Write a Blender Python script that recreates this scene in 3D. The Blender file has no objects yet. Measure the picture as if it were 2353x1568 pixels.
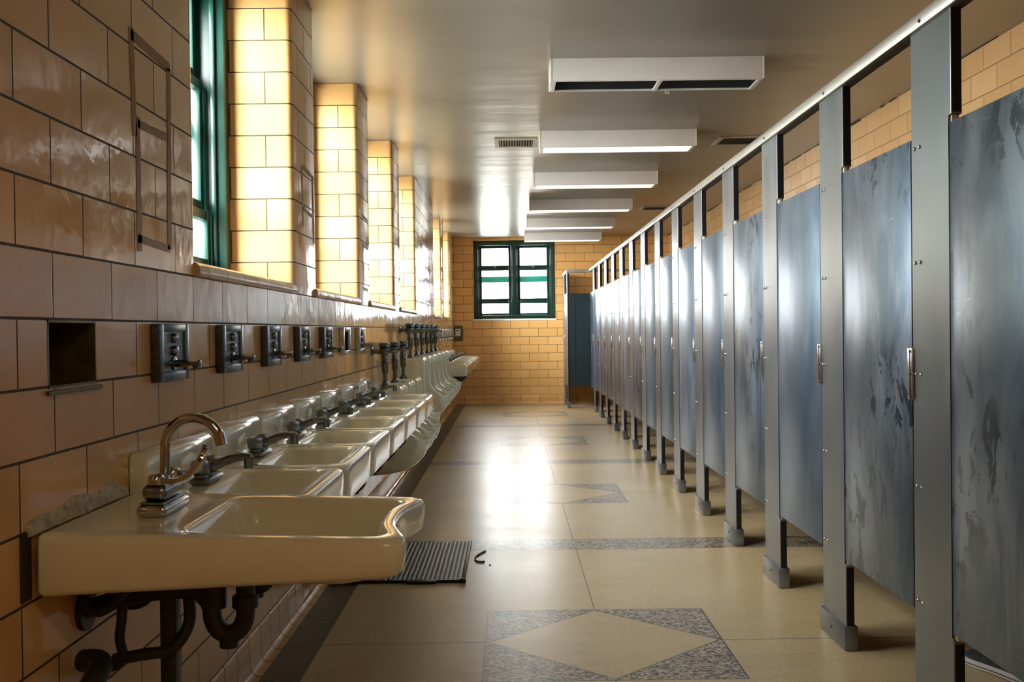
import bpy, bmesh, math, random
from mathutils import Vector, Matrix
random.seed(4)
PI = math.pi
S = bpy.context.scene
COL = S.collection
WL, WR, YF, YB, ZC = -0.92, 2.60, 16.70, -3.2, 2.71      # left wall, right wall, far wall, rear wall, ceiling
ROW, TW = 0.1355, 0.3048
EYE = 1.185

# ------------------------------------------------------------------ materials
class E:
    """tiny expression wrapper around shader Math nodes"""
    def __init__(s, nt, sock): s.nt, s.s = nt, sock
    def _m(s, op, o=None, c=None):
        n = s.nt.nodes.new('ShaderNodeMath'); n.operation = op
        s.nt.links.new(s.s, n.inputs[0])
        for i, v in ((1, o), (2, c)):
            if v is None: continue
            if isinstance(v, E): s.nt.links.new(v.s, n.inputs[i])
            else: n.inputs[i].default_value = v
        return E(s.nt, n.outputs[0])
    def __add__(s, o): return s._m('ADD', o)
    def __sub__(s, o): return s._m('SUBTRACT', o)
    def __mul__(s, o): return s._m('MULTIPLY', o)
    def __truediv__(s, o): return s._m('DIVIDE', o)
    def lt(s, o): return s._m('LESS_THAN', o)
    def gt(s, o): return s._m('GREATER_THAN', o)
    def abs(s): return s._m('ABSOLUTE')
    def mx(s, o): return s._m('MAXIMUM', o)
    def mn(s, o): return s._m('MINIMUM', o)
    def mod(s, o): return s._m('FLOORED_MODULO', o)
    def inv(s): return (s * -1.0) + 1.0

def mat(name):
    m = bpy.data.materials.new(name); m.use_nodes = True
    nt = m.node_tree; b = nt.nodes['Principled BSDF']
    return m, nt, b
def node(nt, t, **kw):
    n = nt.nodes.new(t)
    for k, v in kw.items():
        if k in n.inputs.keys(): n.inputs[k].default_value = v
        else: setattr(n, k, v)
    return n
def col(c): return (c[0], c[1], c[2], 1)
def mixc(nt, f, a, b, mode='MIX'):
    n = nt.nodes.new('ShaderNodeMix'); n.data_type = 'RGBA'; n.blend_type = mode
    for i, v in ((0, f), (6, a), (7, b)):
        if isinstance(v, E): nt.links.new(v.s, n.inputs[i])
        elif isinstance(v, bpy.types.NodeSocket): nt.links.new(v, n.inputs[i])
        elif isinstance(v, tuple): n.inputs[i].default_value = col(v)
        else: n.inputs[i].default_value = v
    return n.outputs[2]
def noise(nt, vec, scale, detail=3, rough=.5, dist=0):
    n = node(nt, 'ShaderNodeTexNoise', Scale=scale, Detail=detail, Roughness=rough, Distortion=dist)
    if vec is not None: nt.links.new(vec, n.inputs['Vector'])
    return E(nt, n.outputs['Fac'])
def maprange(nt, v, a, b, c, d, clamp=True):
    n = node(nt, 'ShaderNodeMapRange'); n.clamp = clamp
    nt.links.new(v.s, n.inputs[0])
    for i, x in enumerate((a, b, c, d)): n.inputs[i+1].default_value = x
    return E(nt, n.outputs[0])
def mapping(nt, vec, scale=(1,1,1), rot=(0,0,0)):
    n = node(nt, 'ShaderNodeMapping'); n.inputs['Scale'].default_value = scale; n.inputs['Rotation'].default_value = rot
    nt.links.new(vec, n.inputs['Vector']); return n.outputs[0]

def tile_mat(name, base, mortar, u0=0.0, v0=0.0, w=TW, h=ROW, ms=0.003, rough=0.09, tilt=.03, wob=.0016, offset=.5, bumpd=.0028, vary=1.0):
    m, nt, b = mat(name)
    uv = node(nt, 'ShaderNodeUVMap'); 
    sp = node(nt, 'ShaderNodeSeparateXYZ'); nt.links.new(uv.outputs[0], sp.inputs[0])
    u = E(nt, sp.outputs[0]) - u0; v = E(nt, sp.outputs[1]) - v0
    cb = node(nt, 'ShaderNodeCombineXYZ'); nt.links.new(u.s, cb.inputs[0]); nt.links.new(v.s, cb.inputs[1])
    br = node(nt, 'ShaderNodeTexBrick'); br.offset = offset; br.offset_frequency = 2; br.squash = 1
    nt.links.new(cb.outputs[0], br.inputs['Vector'])
    br.inputs['Color1'].default_value = (0,0,0,1); br.inputs['Color2'].default_value = (1,1,1,1); br.inputs['Mortar'].default_value = (.5,.5,.5,1)
    br.inputs['Scale'].default_value = 1; br.inputs['Mortar Size'].default_value = ms; br.inputs['Mortar Smooth'].default_value = .25
    br.inputs['Brick Width'].default_value = w; br.inputs['Row Height'].default_value = h
    mor = E(nt, br.outputs['Fac'])
    rg = node(nt, 'ShaderNodeSeparateColor'); nt.links.new(br.outputs['Color'], rg.inputs[0]); rnd = E(nt, rg.outputs[0])
    r2 = (rnd * 7.31).mod(1.0)
    geo = node(nt, 'ShaderNodeNewGeometry'); pos = geo.outputs['Position']
    dirt = noise(nt, pos, 2.3, 4, .6)
    vari = tuple(x * (1 - (1 - y) * vary) for x, y in zip(base, (.86, .80, .72)))
    light = tuple(min(1, x * (1 + (y - 1) * vary)) for x, y in zip(base, (1.08, 1.13, 1.22)))
    c = mixc(nt, r2, vari, light)
    c = mixc(nt, maprange(nt, dirt, .45, .75, 0, .35), c, tuple(x * .8 for x in base))
    spk = noise(nt, pos, 60, 2, .5)
    c = mixc(nt, maprange(nt, spk, .70, .76, 0, .45), c, tuple(x * .35 for x in base))
    c = mixc(nt, mor, c, mortar)
    nt.links.new(c, b.inputs['Base Color'])
    rr = maprange(nt, noise(nt, pos, 9, 3, .6), .35, .75, rough, rough * 2.1).mx(mor * .75)
    nt.links.new(rr.s, b.inputs['Roughness'])
    b.inputs['Specular IOR Level'].default_value = .46
    n1 = noise(nt, pos, 13, 2, .5)
    n2 = noise(nt, pos, 70, 2, .5)
    ht = (mor * (-bumpd)) + (n1 * wob) + (n2 * (wob * .10)) + ((rnd - .5) * u * tilt) + ((r2 - .5) * v * tilt)
    bp = node(nt, 'ShaderNodeBump'); bp.inputs['Distance'].default_value = 1.0; bp.inputs['Strength'].default_value = 1.0
    nt.links.new(ht.s, bp.inputs['Height']); nt.links.new(bp.outputs[0], b.inputs['Normal'])
    return m

TB = (.73, .435, .18)
M = {}
M['tile'] = tile_mat('glazed_tile', TB, (.065, .044, .02), u0=2.063, ms=.0030, vary=.65)
M['tile_far'] = tile_mat('glazed_tile_far', (.80, .45, .16), (.14, .07, .02), u0=-.60, ms=.0032, wob=.0011, vary=.4)
M['tile_right'] = tile_mat('glazed_tile_right', (.76, .46, .22), (.27, .16, .07), u0=0.1, ms=.0028, vary=.5)
M['tile_cove'] = tile_mat('glazed_cove_tile', TB, (.035, .02, .008), u0=.1, w=.152, h=3, v0=-1.5, ms=.003)
M['tile_sill'] = tile_mat('glazed_sill_tile', (.78, .56, .34), (.10, .06, .03), u0=.01, w=.2, h=3, v0=-1.5, ms=.0022)

def simple(name, c, rough=.4, metal=0, spec=.5, coat=0, bump=None, var=None, emis=None):
    m, nt, b = mat(name)
    b.inputs['Base Color'].default_value = col(c); b.inputs['Roughness'].default_value = rough
    b.inputs['Metallic'].default_value = metal; b.inputs['Specular IOR Level'].default_value = spec
    b.inputs['Coat Weight'].default_value = coat; b.inputs['Coat Roughness'].default_value = .06
    tc = node(nt, 'ShaderNodeTexCoord'); ob = tc.outputs['Object']
    if var:                                       # (scale, amount, second colour)
        f = maprange(nt, noise(nt, ob, var[0], 5, .6), .38, .68, 0, var[1])
        nt.links.new(mixc(nt, f, c, var[2]), b.inputs['Base Color'])
    if bump:
        bp = node(nt, 'ShaderNodeBump'); bp.inputs['Distance'].default_value = bump[1]; bp.inputs['Strength'].default_value = 1
        nt.links.new(noise(nt, ob, bump[0], 3, .5).s, bp.inputs['Height']); nt.links.new(bp.outputs[0], b.inputs['Normal'])
    if emis:
        b.inputs['Emission Color'].default_value = col(emis[0]); b.inputs['Emission Strength'].default_value = emis[1]
    return m
M['porcelain'] = simple('porcelain', (.87, .84, .68), .10, 0, .6, .5, var=(7, .35, (.70, .64, .46)))
M['porcelain_near'] = simple('porcelain_near', (.85, .79, .60), .12, 0, .6, .5, var=(5, .3, (.72, .64, .46)))
M['urinal_china'] = simple('urinal_china', (.82, .80, .62), .14, 0, .6, .4, var=(6, .3, (.66, .62, .42)))
M['chrome'] = simple('chrome', (.56, .57, .58), .10, 1, .5, var=(40, .5, (.33, .33, .32)))
M['worn_chrome'] = simple('worn_chrome', (.27, .29, .30), .22, 1, .5, var=(30, .7, (.14, .15, .15)))
M['valve_metal'] = simple('valve_metal', (.20, .215, .19), .22, 1, .5, var=(25, .7, (.09, .10, .085)))
M['gunmetal'] = simple('gunmetal', (.12, .14, .15), .36, .8, .5, var=(35, .8, (.05, .06, .065)))
M['bright_steel'] = simple('bright_steel', (.66, .64, .62), .25, 1, .5, var=(30, .6, (.42, .40, .38)))
M['black_pipe'] = simple('black_pipe', (.018, .016, .013), .45, 0, .4, var=(20, .6, (.04, .03, .02)))
M['black_void'] = simple('black_void', (.006, .005, .004), .8, 0, .1)
M['black_paint'] = simple('black_edge_paint', (.010, .010, .012), .45, 0, .3)
M['frame_green'] = simple('frame_green', (.003, .040, .029), .33, 0, .5, var=(6, .4, (.003, .035, .03)))
M['storm_teal'] = simple('storm_teal', (.02, .42, .33), .5)
M['ceiling_vent'] = simple('vent_paint', (.50, .45, .36), .5, var=(20, .5, (.36, .31, .24)))
M['fixture_white'] = simple('fixture_white', (.86, .83, .84), .35, var=(5, .3, (.76, .72, .70)))
M['reflector'] = simple('reflector', (.10, .105, .11), .3, .6)
M['diffuser_w'] = simple('diffuser_white', (.9, .9, .9), .5, emis=((1, .97, .98), 1.3))
M['diffuser_y'] = simple('diffuser_cream', (.9, .88, .7), .5, emis=((1, .93, .74), 1.25))
M['diffuser_warm'] = simple('diffuser_warm', (.9, .85, .7), .5, emis=((1, .80, .50), 11))
M['caulk'] = simple('old_caulk', (.62, .55, .38), .7, bump=(45, .003), var=(50, .8, (.25, .20, .12)))
M['residue'] = simple('tape_glue', (.24, .105, .026), .5, var=(30, .7, (.33, .16, .045)))
M['dark_joint_and_shade'] = simple('dark_joint_and_shade', (.03, .022, .012), .8)  # dark ceiling joint, also the painted shade in the near sink's gap
M['brass_liner'] = simple('brass_liner', (.16, .12, .05), .45, .5, var=(20, .7, (.05, .035, .015)))
M['olive_plate'] = simple('olive_plate', (.10, .085, .03), .4, .2, var=(14, .5, (.16, .13, .05)))
M['ivory'] = simple('ivory_plastic', (.80, .76, .66), .4)
M['stripe_edge'] = simple('edge_strip', (.45, .45, .46), .3, .9)
M['headrail'] = simple('headrail_aluminium', (.58, .56, .53), .34, .85, var=(3, .4, (.42, .40, .37)))
M['sneaker'] = simple('sneaker_canvas', (.02, .02, .024), .85, var=(30, .6, (.10, .10, .11)))
M['sneaker_sole'] = simple('sneaker_sole', (.62, .60, .58), .6)
M['far_ground'] = simple('outside_concrete', (.45, .44, .42), .9)

def glass_mat():
    m, nt, b = mat('window_glass'); nt.nodes.remove(b)
    t = node(nt, 'ShaderNodeBsdfTransparent'); t.inputs[0].default_value = (.93, .96, .95, 1)
    g = node(nt, 'ShaderNodeBsdfGlossy'); g.inputs['Roughness'].default_value = .03
    lw_ = node(nt, 'ShaderNodeLayerWeight'); lw_.inputs[0].default_value = .5
    ff = E(nt, lw_.outputs['Facing'])._m('POWER', 5.0) * .6 + .05
    x = node(nt, 'ShaderNodeMixShader'); nt.links.new(ff.s, x.inputs[0]); nt.links.new(t.outputs[0], x.inputs[1]); nt.links.new(g.outputs[0], x.inputs[2])
    nt.links.new(x.outputs[0], nt.nodes['Material Output'].inputs[0]); return m
M['glass'] = glass_mat()

def metal_panel(name, c1, c2, c3, rough, metal, det=5, worn=0.0):
    m, nt, b = mat(name)
    tc = node(nt, 'ShaderNodeTexCoord'); oi = node(nt, 'ShaderNodeObjectInfo')
    rnd = E(nt, oi.outputs['Random'])
    off = node(nt, 'ShaderNodeVectorMath'); off.operation = 'ADD'
    cb = node(nt, 'ShaderNodeCombineXYZ'); nt.links.new((rnd * 37.0).s, cb.inputs[1]); nt.links.new((rnd * 11.0).s, cb.inputs[2])
    nt.links.new(tc.outputs['Object'], off.inputs[0]); nt.links.new(cb.outputs[0], off.inputs[1])
    v = off.outputs[0]
    diag = mapping(nt, v, (1, 3.4, 1.0), (.72, 0, 0))
    cloud = noise(nt, diag, 2.2, det, .62, .6 if det > 3 else 0)
    big = noise(nt, v, 1.6, 2, .5)
    c = mixc(nt, maprange(nt, cloud, .40, .62, 0, 1), c1, c2)
    c = mixc(nt, maprange(nt, big, .42, .68, 0, .75), c, c3)
    if worn:
        w = noise(nt, mapping(nt, v, (1, 1.6, 1)), 7.5, 8, .68, .7)
        msk = noise(nt, v, 1.3, 1, .5)
        wm = maprange(nt, w, .54, .565, 0, 1) * maprange(nt, msk, .46, .56, 0, worn)
        c = mixc(nt, wm, c, tuple(x * .55 for x in c3))
        wr = noise(nt, mapping(nt, v, (1, .5, 3), (.5, 0, 0)), 16, 6, .7, 1.5)
        c = mixc(nt, maprange(nt, wr, .655, .675, 0, .35 * worn), c, (.42, .46, .50))
    hs = node(nt, 'ShaderNodeHueSaturation'); nt.links.new(c, hs.inputs['Color'])
    nt.links.new(maprange(nt, rnd, 0, 1, .82, 1.16).s, hs.inputs['Value'])
    nt.links.new(hs.outputs[0], b.inputs['Base Color'])
    rr = maprange(nt, cloud, .3, .7, rough, rough * 1.15)
    nt.links.new(rr.s, b.inputs['Roughness']); b.inputs['Metallic'].default_value = metal
    bp = node(nt, 'ShaderNodeBump'); bp.inputs['Distance'].default_value = 1
    ht = (noise(nt, mapping(nt, v, (1, 1, .6)), 3.5, 1, .5) * .0018) 
    nt.links.new(ht.s, bp.inputs['Height']); nt.links.new(bp.outputs[0], b.inputs['Normal'])
    return m
M['door_metal'] = metal_panel('door_metal', (.095, .138, .20), (.215, .255, .315), (.040, .068, .10), .31, .72, worn=.95)
M['door_clean'] = metal_panel('door_metal_clean', (.105, .158, .24), (.215, .265, .34), (.052, .092, .15), .31, .72)
M['pilaster_metal'] = metal_panel('pilaster_metal', (.24, .265, .30), (.28, .30, .325), (.19, .225, .265), .285, .8, det=1)
M['divider_metal'] = metal_panel('divider_metal', (.10, .14, .17), (.13, .17, .20), (.08, .11, .14), .45, .4)

def ceiling_mat():
    m, nt, b = mat('ceiling_enamel')
    geo = node(nt, 'ShaderNodeNewGeometry'); p = geo.outputs['Position']
    c = mixc(nt, maprange(nt, noise(nt, p, .8, 4, .5), .4, .7, 0, .5), (.27, .25, .205), (.225, .205, .16))
    nt.links.new(c, b.inputs['Base Color'])
    rr = maprange(nt, noise(nt, p, 1.7, 3, .5), .35, .7, .275, .30); nt.links.new(rr.s, b.inputs['Roughness'])
    b.inputs['Specular IOR Level'].default_value = 1.0
    bp = node(nt, 'ShaderNodeBump'); bp.inputs['Distance'].default_value = 1
    ht = (noise(nt, mapping(nt, p, (.5, 1.3, 1)), 2.2, 3, .5) * .006)
    nt.links.new(ht.s, bp.inputs['Height']); nt.links.new(bp.outputs[0], b.inputs['Normal'])
    return m
M['ceiling'] = ceiling_mat()

FCX, FCY, FP, HX, HY = .343, 3.875, 3.53, .450, .437      # floor inlay: centre, period, half sizes
def floor_mat():
    m, nt, b = mat('terrazzo_floor')
    geo = node(nt, 'ShaderNodeNewGeometry'); p = geo.outputs['Position']
    sp = node(nt, 'ShaderNodeSeparateXYZ'); nt.links.new(p, sp.inputs[0])
    x, y = E(nt, sp.outputs[0]), E(nt, sp.outputs[1])
    dy = ((y - FCY + FP / 2).mod(FP)) - FP / 2
    dx = x - FCX; ax, ay = dx.abs(), dy.abs()
    insq = ax.lt(HX) * ay.lt(HY)
    dia = (ax / (HX - .012)) + (ay / (HY - .012))
    indark = insq * dia.gt(1.0)
    band = (ay - FP / 2).abs().lt(.140)
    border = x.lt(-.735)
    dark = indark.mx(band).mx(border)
    # dividing strips
    out = insq.inv() 
    l1 = ax.lt(.0028) * out
    l2 = ay.lt(.0028) * out
    l3 = (ax - HX).abs().lt(.0032) * ay.lt(HY + .003)
    l4 = (ay - HY).abs().lt(.003) * ax.lt(HX + .003)
    l5 = insq * (dia - 1.0).abs().lt(.009)
    l6 = ((ay - FP / 2).abs() - .140).abs().lt(.0016)
    l7 = (ay - FP / 2).abs().lt(.0035)
    notb = border.inv()
    line = (l1 * band.inv()).mx(l2).mx(l3).mx(l4).mx(l5).mx(l6).mx(l7) * notb
    line = line.mx((x + .735).abs().lt(.008))
    # colours
    cl = noise(nt, p, 1.4, 5, .55)
    sw = noise(nt, mapping(nt, p, (.5, 2.4, 1)), 5, 6, .65)
    f1 = mixc(nt, maprange(nt, cl, .35, .7, 0, 1), (.56, .42, .235), (.46, .33, .165))
    f1 = mixc(nt, maprange(nt, sw, .54, .72, 0, .5), f1, (.34, .25, .14))
    ch = node(nt, 'ShaderNodeTexVoronoi', Scale=150.0); nt.links.new(p, ch.inputs['Vector'])
    cs = node(nt, 'ShaderNodeSeparateColor'); nt.links.new(ch.outputs['Color'], cs.inputs[0]); cr = E(nt, cs.outputs[0])
    f1 = mixc(nt, maprange(nt, cr, .72, .95, 0, .28), f1, (.36, .26, .15))
    f1 = mixc(nt, cr.lt(.10) * .3, f1, (.78, .68, .5))
    ch2 = node(nt, 'ShaderNodeTexVoronoi', Scale=95.0); nt.links.new(mapping(nt, p, (1, 1.5, 1), (0, 0, .6)), ch2.inputs['Vector'])
    cs2 = node(nt, 'ShaderNodeSeparateColor'); nt.links.new(ch2.outputs['Color'], cs2.inputs[0]); c2 = E(nt, cs2.outputs[0])
    dk = mixc(nt, c2.lt(.42), (.40, .30, .20), (.055, .048, .044))
    dk = mixc(nt, c2.gt(.86), dk, (.52, .42, .33))
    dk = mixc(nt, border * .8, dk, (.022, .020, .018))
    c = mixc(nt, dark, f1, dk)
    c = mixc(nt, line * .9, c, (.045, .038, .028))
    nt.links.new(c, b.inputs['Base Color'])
    rr = maprange(nt, noise(nt, mapping(nt, p, (.6, 1.3, 1)), 2.2, 2, .5), .35, .7, .285, .315)
    nt.links.new(rr.s, b.inputs['Roughness'])
    b.inputs['Specular IOR Level'].default_value = .40
    bp = node(nt, 'ShaderNodeBump'); bp.inputs['Distance'].default_value = 1
    ht = (noise(nt, p, 1.6, 2, .5) * .0010) - (line * .0003)
    nt.links.new(ht.s, bp.inputs['Height']); nt.links.new(bp.outputs[0], b.inputs['Normal'])
    return m
M['floor'] = floor_mat()

def mat_rubber():
    m, nt, b = mat('ribbed_mat')
    tc = node(nt, 'ShaderNodeTexCoord'); v = tc.outputs['Object']
    sp = node(nt, 'ShaderNodeSeparateXYZ'); nt.links.new(v, sp.inputs[0])
    x, y = E(nt, sp.outputs[0]), E(nt, sp.outputs[1])
    w = ((x * (2 * PI / .022))._m('SINE') * .5 + .5) * (((y + ((x / .022)._m('FLOOR').mod(2.0)) * .009) * (2 * PI / .018))._m('SINE') * .5 + .5)
    nt.links.new(mixc(nt, w, (.008, .009, .009), (.026, .030, .028)), b.inputs['Base Color'])
    b.inputs['Roughness'].default_value = .38
    bp = node(nt, 'ShaderNodeBump'); bp.inputs['Distance'].default_value = .004; nt.links.new(w.s, bp.inputs['Height']); nt.links.new(bp.outputs[0], b.inputs['Normal'])
    return m
M['rubber'] = mat_rubber()

# ------------------------------------------------------------------ mesh helpers
def B(): return bmesh.new()
def box(bm, x0, x1, y0, y1, z0, z1, bev=0, seg=2, axis=None):
    t = bmesh.new()
    vs = [t.verts.new((x, y, z)) for x in (x0, x1) for y in (y0, y1) for z in (z0, z1)]
    for f in ((0,1,3,2), (4,6,7,5), (0,4,5,1), (2,3,7,6), (0,2,6,4), (1,5,7,3)): t.faces.new([vs[i] for i in f])
    bmesh.ops.recalc_face_normals(t, faces=t.faces)
    if bev:
        ed = list(t.edges)
        if axis is not None: ed = [e for e in ed if abs((e.verts[0].co - e.verts[1].co).normalized()[axis]) > .9]
        bmesh.ops.bevel(t, geom=ed, offset=bev, segments=seg, profile=.5, affect='EDGES')
    merge(bm, t)
def merge(bm, t, mi=None):
    me = bpy.data.meshes.new('t'); 
    if mi is not None:
        for f in t.faces: f.material_index = mi
    t.to_mesh(me); t.free(); bm.from_mesh(me); bpy.data.meshes.remove(me)
def loft(bm, rings, cap0=True, cap1=True, closed=True):
    R = [[bm.verts.new(p) for p in r] for r in rings]
    n = len(R[0])
    for a, b in zip(R, R[1:]):
        for i in range(n if closed else n - 1):
            j = (i + 1) % n
            try: bm.faces.new((a[i], a[j], b[j], b[i]))
            except ValueError: pass
    if cap0: bm.faces.new(R[0][::-1])
    if cap1: bm.faces.new(R[-1])
    return R
def frames(pts):
    pts = [Vector(p) for p in pts]; T = []
    for i in range(len(pts)):
        a = pts[max(i-1, 0)]; b = pts[min(i+1, len(pts)-1)]; T.append((b - a).normalized())
    up = Vector((0, 0, 1)) if abs(T[0].z) < .9 else Vector((0, 1, 0))
    N = [(up - T[0] * up.dot(T[0])).normalized()]
    for t in T[1:]:
        n = N[-1] - t * N[-1].dot(t); N.append(n.normalized())
    return pts, T, N
def tube(bm, pts, r, n=14, cap=True):
    pts, T, N = frames(pts); rings = []
    for i, p in enumerate(pts):
        rr = r[i] if isinstance(r, (list, tuple)) else r
        b = T[i].cross(N[i])
        rings.append([p + (N[i] * math.cos(2*PI*k/n) + b * math.sin(2*PI*k/n)) * rr for k in range(n)])
    loft(bm, rings, cap, cap)
def ribbon(bm, pts, w, th, side=(0, 1, 0)):
    """bar of rectangular section w (along side) x th"""
    pts, T, N = frames(pts); sd = Vector(side); rings = []
    for i, p in enumerate(pts):
        ww = w[i] if isinstance(w, (list, tuple)) else w
        n = T[i].cross(sd).normalized()
        q = [(.5, .35), (.35, .5), (-.35, .5), (-.5, .35), (-.5, -.35), (-.35, -.5), (.35, -.5), (.5, -.35)]
        rings.append([p + sd * (ww * a) + n * (th * b) for a, b in q])
    loft(bm, rings)
def cyl(bm, p0, p1, r0, r1=None, n=18):
    tube(bm, [p0, p1], [r0, r0 if r1 is None else r1], n)
def lathe(bm, c, prof, axis='z', n=20, lobes=0, amp=0):
    """prof: (radius, height) pairs, lobed for fluted knobs"""
    rings = []
    for r, h in prof:
        ring = []
        for k in range(n):
            a = 2*PI*k/n; q = r * (1 + amp * math.cos(lobes * a)) if lobes else r
            u, v = q*math.cos(a), q*math.sin(a)
            ring.append({'z': (c[0]+u, c[1]+v, c[2]+h), 'x': (c[0]+h, c[1]+u, c[2]+v), 'y': (c[0]+u, c[1]+h, c[2]+v)}[axis])
        rings.append(ring)
    loft(bm, rings)
def arc(c, r, a0, a1, n, plane='xz'):
    o = []
    for i in range(n + 1):
        a = math.radians(a0 + (a1 - a0) * i / n); u, v = r*math.cos(a), r*math.sin(a)
        o.append({'xz': (c[0]+u, c[1], c[2]+v), 'yz': (c[0], c[1]+u, c[2]+v), 'xy': (c[0]+u, c[1]+v, c[2])}[plane])
    return o
def spline(pts, n=8):
    P = [Vector(p) for p in pts]; o = []
    for i in range(len(P) - 1):
        p0, p1, p2, p3 = P[max(i-1, 0)], P[i], P[i+1], P[min(i+2, len(P)-1)]
        for k in range(n):
            t = k / n
            o.append(.5 * ((2*p1) + (p2-p0)*t + (2*p0-5*p1+4*p2-p3)*t*t + (3*p1-p0-3*p2+p3)*t**3))
    o.append(P[-1]); return o
def rrect(x0, x1, y0, y1, r, z, n=6, rb=None):
    """rounded rectangle ring; z number or function of (x, y)"""
    o = []
    rb = r if rb is None else rb
    for cx, cy, a, q in ((x1-r, y1-r, 0, r), (x0+rb, y1-rb, 90, rb), (x0+rb, y0+rb, 180, rb), (x1-r, y0+r, 270, r)):
        for k in range(n + 1):
            t = math.radians(a + 90*k/n); o.append([cx + q*math.cos(t), cy + q*math.sin(t)])
    # subdivide the long straight runs so the outline can be bent
    res = []
    for i, p in enumerate(o):
        res.append(p)
        if i % (n+1) == n:
            q = o[(i+1) % len(o)]
            for k in range(1, 8): res.append([p[0]+(q[0]-p[0])*k/8, p[1]+(q[1]-p[1])*k/8])
    return [(p[0], p[1], z(p[0], p[1]) if callable(z) else z) for p in res]
def uvbox(me, k=0.0):
    """wall coordinates in metres: u runs along the wall, v is the height"""
    uv = me.uv_layers.new(name='UVMap')
    for p in me.polygons:
        n = p.normal
        for li in p.loop_indices:
            co = me.vertices[me.loops[li].vertex_index].co
            if abs(n.z) > .75: w = (co.y, co.x)
            elif abs(n.x) >= abs(n.y) * .98: w = (co.y, co.z)
            else: w = (co.x + k, co.z)
            uv.data[li].uv = w
def obj(name, bm, m, parent=None, smooth=False, loc=None, uv=False, angle=40):
    bmesh.ops.recalc_face_normals(bm, faces=bm.faces)
    me = bpy.data.meshes.new(name); bm.to_mesh(me); bm.free()
    for x in (m if isinstance(m, (list, tuple)) else [m]): me.materials.append(M[x] if isinstance(x, str) else x)
    if smooth:
        me.polygons.foreach_set('use_smooth', [True] * len(me.polygons))
        if smooth != 'all': me.set_sharp_from_angle(angle=math.radians(angle))
    if uv: uvbox(me, 0.0 if uv is True else uv)
    o = bpy.data.objects.new(name, me); COL.objects.link(o)
    if parent is not None: o.parent = parent
    if loc: o.location = loc
    return o
def tag(o, label, cat, group=None):
    o['label'] = label; o['category'] = cat
    if group: o['group'] = group
    return o
def thing(name, label, cat, loc=(0,0,0), group=None):
    o = bpy.data.objects.new(name, None); COL.objects.link(o); o.location = loc; o.empty_display_size = .1
    return tag(o, label, cat, group)
def struct(o): o['kind'] = 'structure'; return o
def dup(o, parent=None, loc=None, label=None, group=None):
    c = o.copy(); COL.objects.link(c)
    if parent is not None: c.parent = parent
    if loc is not None: c.location = loc
    if label: c['label'] = label
    if group: c['group'] = group
    for ch in list(o.children): dup(ch, c)
    return c
ORD = ['first','second','third','fourth','fifth','sixth','seventh','eighth','ninth','tenth','eleventh','twelfth','thirteenth','fourteenth','fifteenth']

# ------------------------------------------------------------------ the room
T_ = .50                                             # masonry thickness on the window side
WIN = [3.01, 4.89, 6.77, 8.65, 12.47, 14.33]; WW = 1.375; SILL = 10 * ROW; SILLT = SILL + .045
b = B(); box(b, WL - T_, WR + .2, YB - .2, YF + .6, -.12, 0); struct(obj('floor', b, 'floor'))
b = B(); box(b, WL - T_, WR + .2, YB - .2, YF + .6, ZC, ZC + .15); struct(obj('ceiling', b, 'ceiling'))

HY0, HY1, HZ0, HZ1 = 2.035, 2.272, 8 * ROW - .004, 9 * ROW - .002      # socket of the missing soap dispenser
b = B()
box(b, WL - T_, WL, YB, HY0, 0, SILL); box(b, WL - T_, WL, HY1, YF, 0, SILL)
box(b, WL - T_, WL, HY0, HY1, 0, HZ0); box(b, WL - T_, WL, HY0, HY1, HZ1, SILL); box(b, WL - T_, WL - .11, HY0, HY1, HZ0, HZ1)
edges = [YB] + sum([[w, w + WW] for w in WIN], []) + [YF]
for a, c in zip(edges[::2], edges[1::2]):
    t = bmesh.new()
    # pier with bullnosed room-side corners
    r = .030; pts = []
    def corner(cx, cy, a0, n=6): return [(cx + r*math.cos(math.radians(a0 + 90*k/n)), cy + r*math.sin(math.radians(a0 + 90*k/n))) for k in range(n + 1)]
    pts += [(WL - T_, a)]
    pts += corner(WL - r, a + r, 270) if a > YB else [(WL, a)]
    pts += corner(WL - r, c - r, 0) if c < YF else [(WL, c)]
    pts += [(WL - T_, c)]
    loft(b, [[(x, y, SILL) for x, y in pts], [(x, y, ZC) for x, y in pts]])
    t.free()
wl = obj('wall_left', b, 'tile', uv=3.2504, smooth=True, angle=50); struct(wl)

FX0, FX1, FZ0, FZ1 = -.585, .752, SILL + .022, 2.665      # far window opening
b = B()
box(b, WL - T_, FX0, YF, YF + .42, 0, ZC); box(b, FX1, WR + .1, YF, YF + .42, 0, ZC)
box(b, FX0, FX1, YF, YF + .42, 0, FZ0); box(b, FX0, FX1, YF, YF + .42, FZ1, ZC)
struct(obj('wall_far', b, 'tile_far', uv=True))
b = B(); box(b, WR, WR + .15, YB, YF, 0, ZC); struct(obj('wall_right', b, 'tile_right', uv=True))
b = B(); box(b, WL - T_, WR + .15, YB - .15, YB, 0, ZC); struct(obj('wall_rear', b, tile_mat('glazed_tile_rear', (.30, .17, .07), (.06, .04, .02)), uv=True))
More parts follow.
